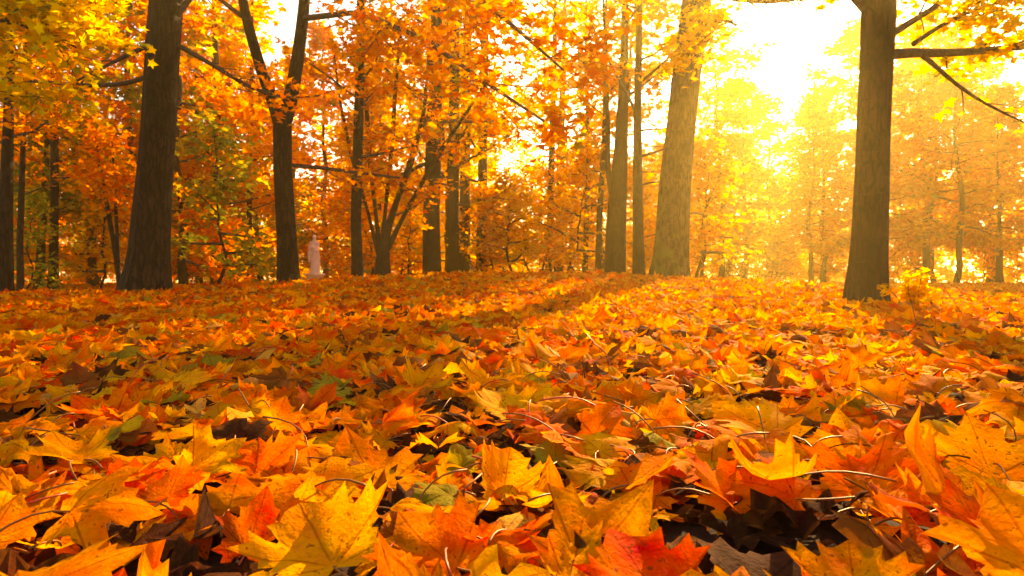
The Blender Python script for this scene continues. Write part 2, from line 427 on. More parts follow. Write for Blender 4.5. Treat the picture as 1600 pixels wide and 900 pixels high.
# --- hand placed leaves of the near carpet: px, py, size, yaw, pitch, roll (degrees), colour, cup, fold, bend, phi, rip, tip, extra height, label
HL = [
 (600, 722, .165, -38, 22, 4, 'golden', .25, .05, .35, 20, .09, .1, .030, 'largest golden maple leaf, spread open and slightly cupped, centre left front'),
 (1552, 712, .165, 12, 50, 6, 'golden', .12, -.03, .3, 90, .06, -.1, .020, 'big upright golden maple leaf fanned at the viewer, dark veins, far right'),
 (1240, 745, .135, -95, 20, 25, 'golden', .5, .35, 1.5, 60, .12, .6, .045, 'twisted golden maple leaf rolled into a crest, right of the centre front'),
 (1215, 668, .170, -40, 14, -8, 'yellow', .1, .30, .5, 0, .10, -.3, .050, 'pale yellow maple leaf arched like a tent, behind the twisted golden leaf'),
 (1350, 742, .140, 44, 40, -14, 'orange', .2, .25, .5, 0, .10, .2, .020, 'spotted orange maple leaf propped upright beside the big fanned golden leaf'),
 (384, 808, .085, 8, 62, 10, 'red', .2, .3, .4, 0, .10, .2, .020, 'only bright red maple leaf in the front left, propped upright'),
 (520, 850, .135, -35, 22, -10, 'yellow', .35, .2, .6, 40, .12, .6, .040, 'bright yellow spiky maple leaf at the bottom edge, left of centre'),
 (905, 838, .150, 52, 30, 10, 'golden', .15, .05, .4, 60, .08, .2, .020, 'broad golden orange maple leaf facing the viewer, bottom centre'),
 (1040, 905, .120, -25, 30, 8, 'red-orange', .2, .08, .5, 30, .08, .4, .030, 'deep orange maple leaf cut by the bottom edge, right of centre'),
 (785, 735, .105, 10, 50, 20, 'yellow', .1, .55, 1.8, 0, .05, .2, .030, 'narrow rolled yellow leaf standing upright in the centre front'),
 (105, 800, .125, 80, 6, 20, 'golden', -.3, .1, -1.5, 90, .10, -.5, .055, 'golden maple leaf humped over dark leaves, lower left'),
 (30, 892, .140, 60, 16, -8, 'golden', .05, -.1, .3, 30, .05, -.2, .050, 'flat golden maple leaf in the bottom left corner'),
 (245, 885, .150, 85, 4, 0, 'dark brown', -.5, -.1, -1.1, 80, .06, -.4, .010, 'large dark purple brown leaf, domed, at the bottom left'),
 (1575, 850, .135, -15, 42, 16, 'red-orange', .15, .1, .4, 30, .07, .3, .020, 'deep orange maple leaf tilted up in the bottom right corner'),
 (1340, 905, .105, 20, 26, -6, 'golden', .2, .1, .5, 0, .08, .4, .030, 'golden maple leaf cut by the bottom edge, right front'),
 (130, 700, .125, -60, 16, 8, 'yellow', .25, .2, .6, 10, .13, .5, .050, 'pale yellow crinkled maple leaf with raised teeth, left front'),
 (260, 755, .085, -5, 34, -8, 'orange', .1, .1, .4, 0, .09, .4, .045, 'small orange star shaped maple leaf, left front'),
 (395, 715, .115, 62, 48, 6, 'orange', .15, .2, .6, 20, .10, .3, .030, 'orange maple leaf standing upright left of the largest golden leaf'),
 (800, 640, .140, -32, 30, 6, 'yellow', .2, .1, .6, 10, .12, .3, .030, 'yellow maple leaf with spread teeth behind the narrow rolled leaf'),
 (1020, 618, .150, -70, 24, 4, 'yellow', .3, .15, .7, 40, .12, .5, .040, 'pale yellow crinkled maple leaf in the middle right carpet'),
 (270, 592, .160, 75, 12, 4, 'yellow', .0, .05, .5, 60, .08, .0, .045, 'wide pale yellow maple leaf lying flat, left middle carpet'),
 (1150, 752, .115, -48, 42, 6, 'orange', .15, .15, .5, 20, .09, .3, .020, 'orange maple leaf with three raised tips, left of the twisted leaf'),
 (712, 842, .125, -50, 26, -6, 'orange', .25, .1, .7, 30, .11, .4, .030, 'orange maple leaf with curled rim left of the broad golden leaf'),
 (480, 628, .120, 30, 30, 10, 'red', .3, .2, .9, 30, .16, .4, .030, 'crumpled dark red maple leaf in the left middle carpet'),
 (1175, 872, .130, 50, 5, 6, 'dark brown', -.2, 0, -.5, 40, .08, .2, .004, 'flat dark wet leaf lying bare in the gap, right front'),
 (985, 735, .120, 55, 22, -20, 'golden', .1, .2, .6, 10, .08, .2, .035, 'golden maple leaf beside the dark gap, right of the rolled leaf'),
 (90, 560, .170, 20, 28, 5, 'orange', .15, .1, .5, 50, .10, .2, .030, 'large orange maple leaf tilted up at the left of the middle carpet'),
 (1400, 620, .160, -30, 24, -5, 'golden', .2, .1, .6, 50, .10, .3, .040, 'golden maple leaf with ragged rim behind the fanned leaf'),
 (1130, 560, .160, 35, 26, 5, 'yellow', .2, .1, .6, 50, .12, .3, .035, 'yellow maple leaf half upright in the middle right carpet'),
 (700, 560, .150, -20, 30, 5, 'orange', .2, .1, .6, 50, .12, .3, .035, 'orange maple leaf half upright in the centre of the middle carpet'),
]
def hero_params():
    rows = []; labels = []
    for (px, py, s, yaw, pi, ro, c, cup, fold, bend, phi, rip, tip, hz, lab) in HL:
        d = (HCAM-.07)*F/(py-HZ)
        rows.append(dict(x=(px-800)/F*d, y=d, z=0, s=s*1.03, yaw=-R(yaw), pitch=R(pi)*.72, roll=R(ro), cup=cup*.6, fold=fold*.6, bend=bend*.5, phi=R(phi),
                         lean=.10, rip=rip, ph=rng.uniform(0, 6.28), rnd=rng.random(), tip=tip*.5-.1, lay=hz, ci=PN.index(c), col=PAL[c]))
        labels.append(lab)
    P = {k: np.array([r[k] for r in rows]) for k in rows[0]}
    return P, labels

HP, HLAB = hero_params(); nH = len(HLAB)
x, y = wedge(-.9, 2.6, 275); near = make_params(x, y, .066, .138)
keep = np.ones(len(x), bool)
# bare dark gaps and no leaf standing right in front of the lens
for (px, py, rr) in ((1180, 850, .10), (240, 868, .10), (500, 900, .06), (1400, 770, .07), (60, 650, .10), (310, 700, .05)):
    d = HCAM*F/(py-HZ)*.9; keep &= (((x-(px-800)/F*d)/1.6)**2+(y-d)**2 > 1.7*rr*rr) | (rng.random(len(x)) < .05)
cl = y < .62
near['pitch'][cl] *= .4; near['roll'][cl] *= .4; near['s'][cl] *= .85; near['bend'][cl] *= .6; near['lean'][cl] *= .3; near['lay'][cl] *= .5
# leave room round the hand placed leaves
for i in range(nH):
    q = np.hypot(x-HP['x'][i], y-(HP['y'][i]+HP['s'][i]*.2)); m = q < HP['s'][i]*.75
    near['pitch'][m] *= .35; near['roll'][m] *= .4; near['lay'][m] *= .45; near['bend'][m] *= .5; near['tip'][m] *= .3
near = sub(near, keep)
P0 = cat_({k: HP[k] for k in near}, near)
settle(P0, T0[0])
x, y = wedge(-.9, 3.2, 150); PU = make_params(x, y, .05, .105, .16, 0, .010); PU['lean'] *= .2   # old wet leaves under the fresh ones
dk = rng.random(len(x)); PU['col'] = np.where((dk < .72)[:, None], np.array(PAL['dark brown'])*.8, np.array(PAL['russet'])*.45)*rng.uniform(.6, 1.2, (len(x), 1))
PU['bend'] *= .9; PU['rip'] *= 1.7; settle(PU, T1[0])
x, y = wedge(2.6, 5.0, 230); P1 = make_params(x, y, .075, .145); settle(P1, T1[0])
x, y = wedge(5.0, 11.5, 185, 1.5); P2 = make_params(x, y, .08, .15, .24, .10, .05); settle(P2, T1[0])
x, y = wedge(11.5, 24, 85, 2.0, .80); P3 = make_params(x, y, .105, .175, .28, .12, .05); settle(P3, T2[0])
x, y = wedge(24, 52, 22, 3.0, .80); P4 = make_params(x, y, .17, .27, .3, .2, .05); settle(P4, T2[0])

# which leaves show largest: rays from the camera over the lower half of the picture
def biggest(P, want):
    v, q, t, c, u = leaf_arrays(P, T1)
    nq, nt_ = len(T1[1]), len(T1[2])
    polys = q.tolist()+t.tolist()
    owner = np.concatenate([np.repeat(np.arange(len(P['x'])), nq), np.repeat(np.arange(len(P['x'])), nt_)])
    bvh = BVHTree.FromPolygons(v.tolist(), polys)
    cnt = np.zeros(len(P['x'])); o = Vector((0, 0, HCAM)); sx = np.zeros(len(cnt)); sy = np.zeros(len(cnt))
    for py in range(446, 900, 4):
        for px in range(2, 1600, 4):
            h = bvh.ray_cast(o, Vector(((px-800)/F, 1, (HZ-py)/F)))
            if h[2] is not None:
                k = owner[h[2]]; cnt[k] += 1; sx[k] += px; sy[k] += py
    c2 = cnt.copy(); c2[:nH] += 1e6
    top = np.argsort(-c2)[:want]; top = top[cnt[top] > 0]
    return top, cnt, sx/np.maximum(cnt, 1), sy/np.maximum(cnt, 1)
PA = cat_(P0, P1)
n0 = len(P0['x'])
top, cnt, SX, SY = biggest(PA, 300)

GROUP_LEAF = 'maple leaves lying in the near carpet'
def place_words(px, py):
    col = ('at the left edge', 'far left', 'left of centre', 'left of middle', 'right of middle', 'right of centre', 'far right', 'at the right edge')[min(7, int(px//200))]
    row = 'front row' if py > 820 else 'second row' if py > 740 else 'third row' if py > 670 else 'fourth row' if py > 610 else 'fifth row' if py > 560 else 'sixth row' if py > 520 else 'back row'
    return row, col
used_labels = {}
def auto_label(i):
    s = PA['s'][i]; size = 'large' if s > .128 else 'small' if s < .092 else 'mid-sized'
    p, r_, b = PA['pitch'][i], PA['roll'][i], PA['bend'][i]
    post = 'standing steeply' if abs(p) > .85 else 'rolled up' if abs(b) > 1.5 else 'tip raised' if p > .4 else 'tip down' if p < -.4 else 'tilted sideways' if abs(r_) > .45 else 'lying flat' if abs(p)+abs(r_) < .3 else 'gently tilted'
    kind_ = 'oval' if i in OVAL else 'maple'
    c = PN[PA['ci'][i]]; row, col = place_words(SX[i], SY[i])
    d = np.hypot(SX[top]-SX[i], (SY[top]-SY[i])*1.5); o = top[np.argsort(d)]
    o = [k for k in o if k != i]
    lab = f'{size} {c} {kind_} leaf {post}, {row}, {col}'
    if lab in used_labels: lab = f'{size} {c} {kind_} leaf {post} by {PN[PA["ci"][o[0]]]} one, {row}, {col}'
    used_labels[lab] = used_labels.get(lab, 0)+1
    return lab

def one_leaf(i):
    P = sub(PA, slice(i, i+1))
    T = T0 if i < n0 else T1
    if i in OVAL: T = TO
    v, q, t, c, u = leaf_arrays(P, T, local=True)
    root = empty('fallen_maple_leaf' if i not in OVAL else 'fallen_oval_leaf', (P['x'][0], P['y'][0], P['z'][0]))
    link('leaf_blade', build_mesh('leaf_blade', v, [q, t], M_LEAF, {'leaf_colour': c, 'leaf_uv': u}), root)
    mb = MB(); pts = stalk_points(PA, i); mb.tube(pts, np.linspace(.0013, .0019, 6), 6)
    red = PA['ci'][i] in (3, 4) or (PA['rnd'][i] < .15)
    link('leaf_stalk', mb.mesh('leaf_stalk', M_STALK_RED if red else M_STALK), root)
    return root
OVAL = set(int(k) for k in np.nonzero(rng.random(len(PA['x'])) < .11)[0] if k >= nH)
for k in OVAL: PA['s'][k] *= .8; PA['ci'][k], PA['col'][k] = (PA['ci'][k], PA['col'][k]) if rng.random() < .6 else (8, PC[8]) if rng.random() < .5 else (5, PC[5])
for i in top:
    root = one_leaf(i)
    if i < nH: tag(root, HLAB[i], 'leaf', GROUP_LEAF)
    else: tag(root, auto_label(i), 'leaf', GROUP_LEAF)

m = np.ones(len(PA['x']), bool); m[top] = False
r0 = m[:n0]; r1 = m[n0:]
ov = np.zeros(len(PA['x']), bool); ov[list(OVAL)] = True
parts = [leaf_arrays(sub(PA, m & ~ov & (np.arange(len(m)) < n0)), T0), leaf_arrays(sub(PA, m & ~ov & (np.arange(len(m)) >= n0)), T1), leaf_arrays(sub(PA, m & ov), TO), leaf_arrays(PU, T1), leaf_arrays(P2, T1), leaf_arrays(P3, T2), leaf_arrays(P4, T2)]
# stalks of the unnamed near leaves go with the carpet
mb = MB()
for i in np.nonzero(m)[0]:
    if rng.random() < .16: mb.tube(stalk_points(PA, i)+[PA['x'][i], PA['y'][i], PA['z'][i]], np.linspace(.0012, .0018, 6), 4)
sv = np.concatenate(mb.V); nsv = len(sv)
parts.append((sv, np.concatenate(mb.Q), np.concatenate(mb.T), np.tile([.17, .06, .012, 0], (nsv, 1)), np.tile([.3, .35, .5], (nsv, 1))))
V, Fs, C_, U_ = join_arrays(parts)
o = link('leaf_litter', build_mesh('leaf_litter', V, Fs, M_LEAF, {'leaf_colour': C_, 'leaf_uv': U_}))
tag(o, 'deep carpet of fallen orange and yellow maple leaves covering the park ground', 'leaf litter', kind='stuff')

# ------------------------------------------------------------------ ground
t = np.linspace(-1, 1, 241); g = np.sign(t)*(np.abs(t)**2.6)*150
GX, GY = np.meshgrid(g, g+0.0); Zg = ground(GX, GY)
nn = len(t); i = np.arange(nn-1)[:, None]*nn+np.arange(nn-1)[None]
Q = np.stack([i, i+1, i+nn+1, i+nn], -1).reshape(-1, 4)
o = link('ground', build_mesh('ground', np.stack([GX, GY, Zg], -1).reshape(-1, 3), [Q], M_GROUND))
o['kind'] = 'structure'; o['label'] = 'dark park soil rising to a low mound under the fallen leaves'

# ------------------------------------------------------------------ trees
PALETTES = {
 'orange': [((.78, .23, .010), 4), ((.74, .16, .008), 4), ((.80, .31, .014), 3), ((.60, .09, .006), 1.2), ((.30, .24, .02), .5)],
 'amber': [((.84, .32, .012), 4), ((.86, .40, .015), 3), ((.78, .22, .010), 3), ((.36, .28, .02), .7)],
 'yellow': [((.86, .46, .016), 5), ((.86, .36, .013), 4), ((.84, .54, .025), 2), ((.50, .40, .025), .9)],
 'olive': [((.24, .26, .025), 4), ((.40, .36, .03), 3), ((.70, .42, .03), 2), ((.62, .26, .02), 1)],
 'lime': [((.86, .58, .02), 4), ((.86, .46, .016), 4), ((.60, .48, .03), 1.6), ((.32, .33, .03), 1.2)],
}
def unit(v): return v/(np.linalg.norm(v)+1e-9)

def sun_gap(P):
    """true for points standing in the opening of the canopy through which the low sun reaches the carpet"""
    out = np.zeros(len(P), bool)
    for a, o, w in ((GAP_DIR, (0, 0, .3), .060), (SUN_DIR, (0, .6, .1), .05), (SUN_DIR, (.2, 1.6, .1), .05), (SUN_DIR, (.4, 3.2, .1), .05)):
        d = P-np.array(o); n = np.linalg.norm(d, axis=1)+1e-6
        c = (d @ a)/n
        jag = .018*np.sin(9*np.arctan2(d[:, 0]-a[0]*n, d[:, 2]-a[2]*n))
        out |= (np.arccos(np.clip(c, -1, 1)) < w+jag) & (n > 4)
    return out

LEAFN = []
def crown_mesh(name, sites, m, spread, size, palette, mat, rg, droop=.3, flat=.45, cull=True, origin=(0, 0, 0)):
    S = np.array([s[0] for s in sites]); D = np.array([s[1] for s in sites])
    n = len(S)*m; S = np.repeat(S, m, 0)+rg.normal(0, 1, (n, 3))*np.array([spread, spread, spread*.55]); D = np.repeat(D, m, 0)
    if cull:
        k = ~sun_gap(S+np.array(origin)); S, D = S[k], D[k]; n = len(S)
    yaw = np.arctan2(-D[:, 0], D[:, 1])+rg.normal(0, 1.0, n)
    P = {'x': S[:, 0], 'y': S[:, 1], 'z': S[:, 2], 's': rg.uniform(.7, 1.2, n)*size, 'yaw': yaw,
         'pitch': rg.normal(-droop, flat, n), 'roll': rg.normal(0, flat, n), 'cup': rg.normal(0, .3, n), 'fold': rg.normal(.1, .15, n),
         'bend': rg.normal(0, .5, n), 'phi': rg.uniform(0, 3.1, n), 'rip': np.full(n, .05), 'ph': rg.uniform(0, 6.28, n), 'rnd': rg.random(n), 'tip': rg.normal(0, .3, n)}
    pc = np.array([p[0] for p in PALETTES[palette]]); pw = np.array([p[1] for p in PALETTES[palette]], float)
    ci = rg.choice(len(pc), n, p=pw/pw.sum()); P['col'] = pc[ci]*rg.uniform(.8, 1.15, (n, 1))
    LEAFN.append(n)
    v, q, t, c, u = leaf_arrays(P, T2)
    return build_mesh(name, v, [t], mat, {'leaf_colour': c})

def grow(mb, sites, p, d, L, r, level, rg, sides, wander=.13, lift=0.0, n_kids=6, every=.35, site_from=.25):
    n = max(3, int(L/.35)); n = min(n, 12)
    pts = [p]; dirs = [d]
    for i in range(n):
        d = unit(d+rg.normal(0, wander, 3)+np.array([0, 0, lift])); p = p+d*L/n; pts.append(p); dirs.append(d)
    pts = np.array(pts); mb.tube(pts, np.linspace(r, max(r*.22, .003), n+1), sides)
    if level > 0:
        for k in range(n_kids):
            t = rg.uniform(.22, 1.0); i = min(n, int(t*n)); base = pts[i]; dd = dirs[i]
            side = unit(np.cross(dd, [0, 0, 1.0])+rg.normal(0, .25, 3))*(1 if k % 2 else -1)
            nd = unit(dd*.75+side*rg.uniform(.5, 1.0)+np.array([0, 0, rg.normal(0, .18)]))
            grow(mb, sites, base, nd, L*rg.uniform(.28, .5)*(1.15-.5*t), max(r*(1-t*.7)*.45, .004), level-1, rg, max(3, sides-1), wander*1.1, lift*.5, max(3, n_kids-2), every, .15)
    steps = max(2, int(L*(1-site_from)/every))
    for k in range(steps):
        t = site_from+(1-site_from)*(k+1)/steps; i = min(n, int(round(t*n))); sites.append((pts[i], dirs[i]))

def trunk_shape(pts, rad, sides, flare, seed, lobes=5):
    m = len(pts); a = np.arange(sides)*2*math.pi/sides; out = np.ones((m, sides))
    h = pts[:, 2]-pts[0, 2]
    for i in range(m):
        f = math.exp(-h[i]/.38)*flare
        lob = .5+.5*np.cos(lobes*a+seed)*.8+.25*np.cos(3*a+seed*2)
        ridg = .030*np.sin(11*a+seed+.5*math.sin(h[i]*1.3))+.022*np.sin(19*a+2*seed+.8*math.sin(h[i]*2.1))
        big = .05*np.sin(2*a+h[i]*.5+seed)+.035*np.sin(3*a-h[i]*.8+seed)+.02*np.sin(h[i]*2.4+a)
        out[i] = 1+f*lob+ridg+big
    return out

def resample(pts, rad, step):
    pts = np.asarray(pts, float); seg = np.linalg.norm(np.diff(pts, axis=0), axis=1); s = np.concatenate([[0], np.cumsum(seg)])
    n = max(4, int(s[-1]/step)); t = np.linspace(0, s[-1], n)
    # smooth interpolation
    P = np.stack([np.interp(t, s, pts[:, k]) for k in range(3)], -1); r = np.interp(t, s, rad)
    for _ in range(3):
        P[1:-1] = P[1:-1]*.5+(P[:-2]+P[2:])*.25; r[1:-1] = r[1:-1]*.5+(r[:-2]+r[2:])*.25
    return P, r

GTREE = 'trees standing round the leaf carpet'
def named_tree(name, label, d, path, palette, seed, bark=M_BARK, stems=(), limbs=(), auto=10, zmin=2.6, zmax=None, reach=3.0, leaf=.13, per=6, spread=.2,
               flare=.35, sides=28, kids=6, az=None, group=GTREE, lift=.03, cat='tree'):
    """path, stems, limbs: rows of (px, py, half width) read at the tree's own distance d; a limb row may carry its own distance as 4th value"""
    rg = np.random.default_rng(seed)
    to = lambda rows: (np.array([W(r_[0], r_[1], r_[3] if len(r_) > 3 else d) for r_ in rows]), np.array([r_[2]/F*(r_[3] if len(r_) > 3 else d) for r_ in rows]))
    P, rd = to(path); base = P[0].copy(); gz = float(ground(base[0], base[1]))
    P, rd = resample(P, rd, .14)
    # carry the foot down into the soil
    foot = P[0].copy(); foot[2] = min(gz, foot[2])-.12
    P = np.concatenate([[foot], P]); rd = np.concatenate([[rd[0]*1.03], rd])
    org = np.array([base[0], base[1], gz])
    root = empty(name, org); tag(root, label, cat, group)
    mb = MB(); mb.tube(P-org, rd, sides, True, trunk_shape(P-org, rd, sides, flare, seed))
    paths = [(P, rd)]
    for st in stems:
        sp, sr = to(st); sp, sr = resample(sp, sr, .16); mb.tube(sp-org, sr, max(10, sides//2), True, trunk_shape(np.concatenate([[sp[0]-[0, 0, 9]], sp[1:]])-org, sr, max(10, sides//2), 0, seed+1)); paths.append((sp, sr))
    link('trunk', mb.mesh('trunk', bark), root)
    sites = []
    for lb in limbs:
        rows, nk, lens, lev = lb
        lp, lr = to(rows); lp, lr = resample(lp, lr, .15); b = MB(); b.tube(lp-org, lr, 9)
        dirs = np.gradient(lp, axis=0)
        for k in range(nk):
            t = rg.uniform(.25, 1.0); i = min(len(lp)-1, int(t*len(lp))); dd = unit(dirs[i])
            side = unit(np.cross(dd, [0, 0, 1.0])+rg.normal(0, .3, 3))*(1 if k % 2 else -1)
            nd = unit(dd*.7+side*rg.uniform(.4, 1)+np.array([0, 0, rg.normal(-.05, .22)]))
            grow(b, sites, lp[i]-org, nd, lens*rg.uniform(.6, 1.2), max(lr[i]*.4, .005), lev, rg, 5, .14, 0, 4, .22, .2)
        link('branch', b.mesh('branch', M_TWIG), root)
    for k in range(auto):
        Pp, rr = paths[k % len(paths)]; zt = zmax or Pp[-1][2]*.96
        cand = np.nonzero((Pp[:, 2]-gz > zmin) & (Pp[:, 2] < zt))[0]
        if not len(cand): continue
        i = cand[int((k+.5)/auto*len(cand)) % len(cand)]
        a = (rg.uniform(*az) if az else k*2.4+rg.normal(0, .4)); f = (Pp[i][2]-gz)/max(zt-gz, .1)
        dv = unit(np.array([math.cos(a), math.sin(a), .15+.5*f+rg.normal(0, .1)]))
        b = MB(); L = reach*rg.uniform(.75, 1.2)*(1.15-.75*f)
        if sun_gap((Pp[i]+dv*L*.5)[None])[0]: continue
        grow(b, sites, Pp[i]-org, dv, L, max(rr[i]*.34, .008), 1, rg, 6, .12, lift, kids, .3, .3)
        link('branch', b.mesh('branch', M_TWIG), root)
    if sites:
        link('crown', crown_mesh('crown', sites, per, spread, leaf, palette, M_CROWN, rg, origin=org), root)
    return root

# --- the trees one can single out, left to right
named_tree('leaning_tree', 'stout dark leaning trunk, widest on the left of the carpet', 11.5, [(226, 460, 34), (231, 400, 29), (240, 300, 27), (250, 150, 26), (262, 0, 25), (272, -200, 20), (280, -700, 8)],
  'orange', 21, limbs=[
   ([(238, 118, 4), (200, 132, 3.6), (150, 135, 3.2), (60, 128, 2.6), (-80, 118, 1.2)], 7, 1.1, 0),
   ([(238, 70, 4.5), (215, 78, 3.5), (195, 90, 3), (150, 112, 2.4), (95, 140, 1.6), (40, 185, .8)], 7, 1.0, 0),
   ([(280, 72, 4), (330, 100, 3.4), (395, 140, 3), (450, 155, 2.2), (500, 150, 1)], 8, 1.0, 0),
   ([(268, 40, 5), (320, -30, 4), (380, -120, 2)], 4, 1.3, 1)], auto=12, zmin=5.2, reach=3.4, per=5, flare=.5)
named_tree('forked_tree', 'dark tree whose trunk forks into two stems, left of the statue', 13, [(451, 446, 17), (447, 350, 15.2), (441, 250, 14.3), (441, 188, 14)],
  'orange', 22, stems=[[(441, 200, 12), (430, 165, 9.5), (412, 120, 8.5), (388, 40, 8), (376, -20, 7.6), (350, -250, 5), (335, -600, 2)],
                       [(441, 200, 13), (455, 160, 11), (468, 80, 9.8), (477, 0, 9), (490, -300, 6), (495, -700, 2)]],
  limbs=[([(452, 258, 3.6), (500, 262, 3.0), (560, 270, 2.6), (625, 278, 1.6)], 7, .9, 0),
         ([(474, 30, 5), (560, 20, 4.2, 11.5), (660, 60, 3.6, 9.6), (760, 130, 3.0, 8.2), (850, 190, 2, 7.4)], 12, 1.1, 1),
         ([(476, -60, 6), (580, -90, 5, 11), (700, -40, 4, 9.2), (800, 40, 3.4, 8), (880, 110, 1.6, 7.2)], 12, 1.1, 1),
         ([(384, 30, 4), (350, 5, 3.4), (310, -30, 2)], 5, 1.2, 0)], auto=10, zmin=5.0, reach=2.6, per=7, leaf=.118)
named_tree('slender_tree', 'slender straight tree with thin side twigs, right of the statue', 15, [(559, 438, 9.5), (556, 340, 8.5), (560, 200, 7.6), (564, 60, 6.5), (566, -100, 5), (568, -500, 2)],
  'orange', 23, bark=M_BARK_FINE, auto=14, zmin=2.6, zmax=7.5, reach=2.4, per=7, sides=18, lift=.06, kids=6, leaf=.125)
# many stemmed clump
named_tree('clump_tree', 'dark clump of many thin stems fanning up from one base', 17.5, [(597, 434, 13), (598, 405, 11), (602, 370, 7), (625, 300, 3.6), (650, 220, 2.8), (690, 140, 2)],
  'orange', 24, bark=M_BARK_FINE, stems=[[(594, 395, 5), (588, 340, 3), (578, 250, 4), (572, 150, 3), (570, 40, 1.5)], [(596, 395, 5), (602, 330, 3), (612, 240, 4), (618, 140, 3), (628, 30, 1.5)],
     [(600, 385, 5), (616, 330, 2.8), (642, 260, 4), (664, 170, 3), (672, 60, 1.5)], [(600, 400, 5), (632, 335, 3), (680, 250, 4), (730, 175, 2.5), (760, 130, 1.5)], [(592, 400, 4), (575, 330, 2.6), (548, 240, 3), (530, 150, 2), (520, 60, 1)]],
  auto=22, zmin=1.6, reach=1.6, per=8, sides=16, leaf=.13, kids=5)
named_tree('broad_tree', 'broad straight brown trunk at the crest of the leaf mound', 21, [(674, 430, 14), (675, 330, 12.5), (678, 200, 11.5), (682, 60, 9.5), (686, -250, 4)],
  'amber', 25, auto=16, zmin=2.6, reach=3.0, per=7, sides=20, leaf=.16)
for (nm, lab, px, hw, d, pal, sd) in (('crest_tree', 'reddish trunk just right of the broad crest trunk', 706, 11, 25, 'yellow', 26),
                                     ('crest_tree', 'third trunk of the row on the mound crest, dark and short visible', 725, 9.5, 28, 'yellow', 27),
                                     ('crest_tree', 'rightmost trunk of the crest row, with a low bough to the right', 752, 9, 26, 'yellow', 28)):
    limbs = [([(756, 372, 2.6), (772, 360, 2.2), (790, 340, 1.8), (806, 322, 1)], 5, 1.2, 0)] if px == 752 else []
    named_tree(nm, lab, d, [(px, 429, hw), (px+1, 340, hw*.9), (px+3, 200, hw*.8), (px+6, 20, hw*.6), (px+8, -180, hw*.25)], pal, sd, limbs=limbs, auto=14, zmin=2.4, reach=3.0, per=7, sides=16, leaf=.17)
named_tree('far_pair_tree', 'dark trunk standing alone left of the thin pale trunks', 29, [(857, 431, 6), (858, 380, 5.5), (862, 250, 5), (866, 100, 4), (868, -50, 1.5)], 'yellow', 29, auto=14, zmin=2.4, reach=3.2, per=7, sides=14, leaf=.18)
named_tree('far_pair_tree', 'wider brown trunk touching the lone dark trunk on its right', 31, [(873, 431, 8), (874, 380, 7), (876, 250, 6), (880, 100, 4), (884, -50, 1.5)], 'yellow', 30, auto=14, zmin=2.4, reach=3.2, per=7, sides=14, leaf=.18)
named_tree('pale_tree', 'thin pale trunk, left one of the two before the mossy trunks', 26, [(914, 433, 4.6), (917, 330, 4), (918, 200, 3.2), (916, 60, 2.4), (915, -60, 1)], 'yellow', 31, bark=M_BARK_FINE, auto=12, zmin=2.4, reach=2.6, per=7, sides=12, leaf=.17)
named_tree('pale_tree', 'thin brown trunk just left of the mossy double trunk', 24, [(934, 434, 5), (937, 330, 4.6), (944, 220, 4), (946, 60, 3), (948, -60, 1)], 'yellow', 32, bark=M_BARK_FINE, auto=12, zmin=2.8, reach=2.4, per=7, sides=12, leaf=.16)
named_tree('divided_tree', 'thick dark trunk dividing at mid height, left of the thin straight one', 20, [(960, 434, 16), (962, 370, 15), (966, 300, 13), (971, 220, 10), (975, 100, 7), (978, -120, 3)],
  'yellow', 33, flare=.12, bark=M_BARK, stems=[[(957, 305, 6), (949, 265, 4), (950, 210, 3.6), (946, 90, 2.6), (940, -60, 1.2)]], auto=5, zmin=4.8, reach=2.2, per=4, leaf=.15)
named_tree('straight_tree', 'tall thin straight tree with level twigs beside the leaning mossy trunk', 17, [(998, 435, 9.5), (997, 330, 8), (996, 200, 6.6), (998, 50, 5.4), (1000, -200, 2.4)],
  'yellow', 34, bark=M_BARK_FINE, limbs=[([(995, 178, 2.6), (975, 140, 2.2), (945, 85, 1.8), (925, 40, 1)], 4, .9, 0), ([(999, 130, 2.6), (1030, 105, 2.2), (1065, 70, 1.2)], 4, .8, 0),
   ([(998, 245, 2.4), (1020, 240, 2), (1045, 230, 1)], 2, .6, 0), ([(998, 290, 2), (1018, 282, 1.6), (1040, 284, .8)], 2, .5, 0), ([(998, 205, 2), (1020, 200, 1.6), (1045, 203, .8)], 2, .5, 0)],
  auto=4, zmin=4.8, reach=1.6, per=4, sides=16, leaf=.14, lift=.05)
named_tree('mossy_tree', 'big leaning grey trunk with moss at its foot, right of centre', 15, [(1044, 437, 29), (1049, 370, 26), (1053, 300, 24.5), (1063, 200, 23), (1075, 100, 22), (1088, 0, 22), (1104, -200, 18), (1115, -700, 6)],
  'yellow', 35, bark=M_BARK_MOSS, limbs=[([(1078, 70, 6), (1100, 40, 5, 14), (1125, 30, 3.5, 13), (1150, 40, 1.6, 12.2)], 9, .8, 1), ([(1070, 100, 5), (1075, 80, 4, 13.6), (1085, 75, 3, 12.4)], 10, .7, 1), ([(1090, -20, 6), (1140, -2, 5, 14), (1200, 4, 4, 13), (1262, -2, 2, 12)], 18, .7, 1)],
  auto=4, zmin=6.6, reach=2.2, per=3, flare=.42, leaf=.14)
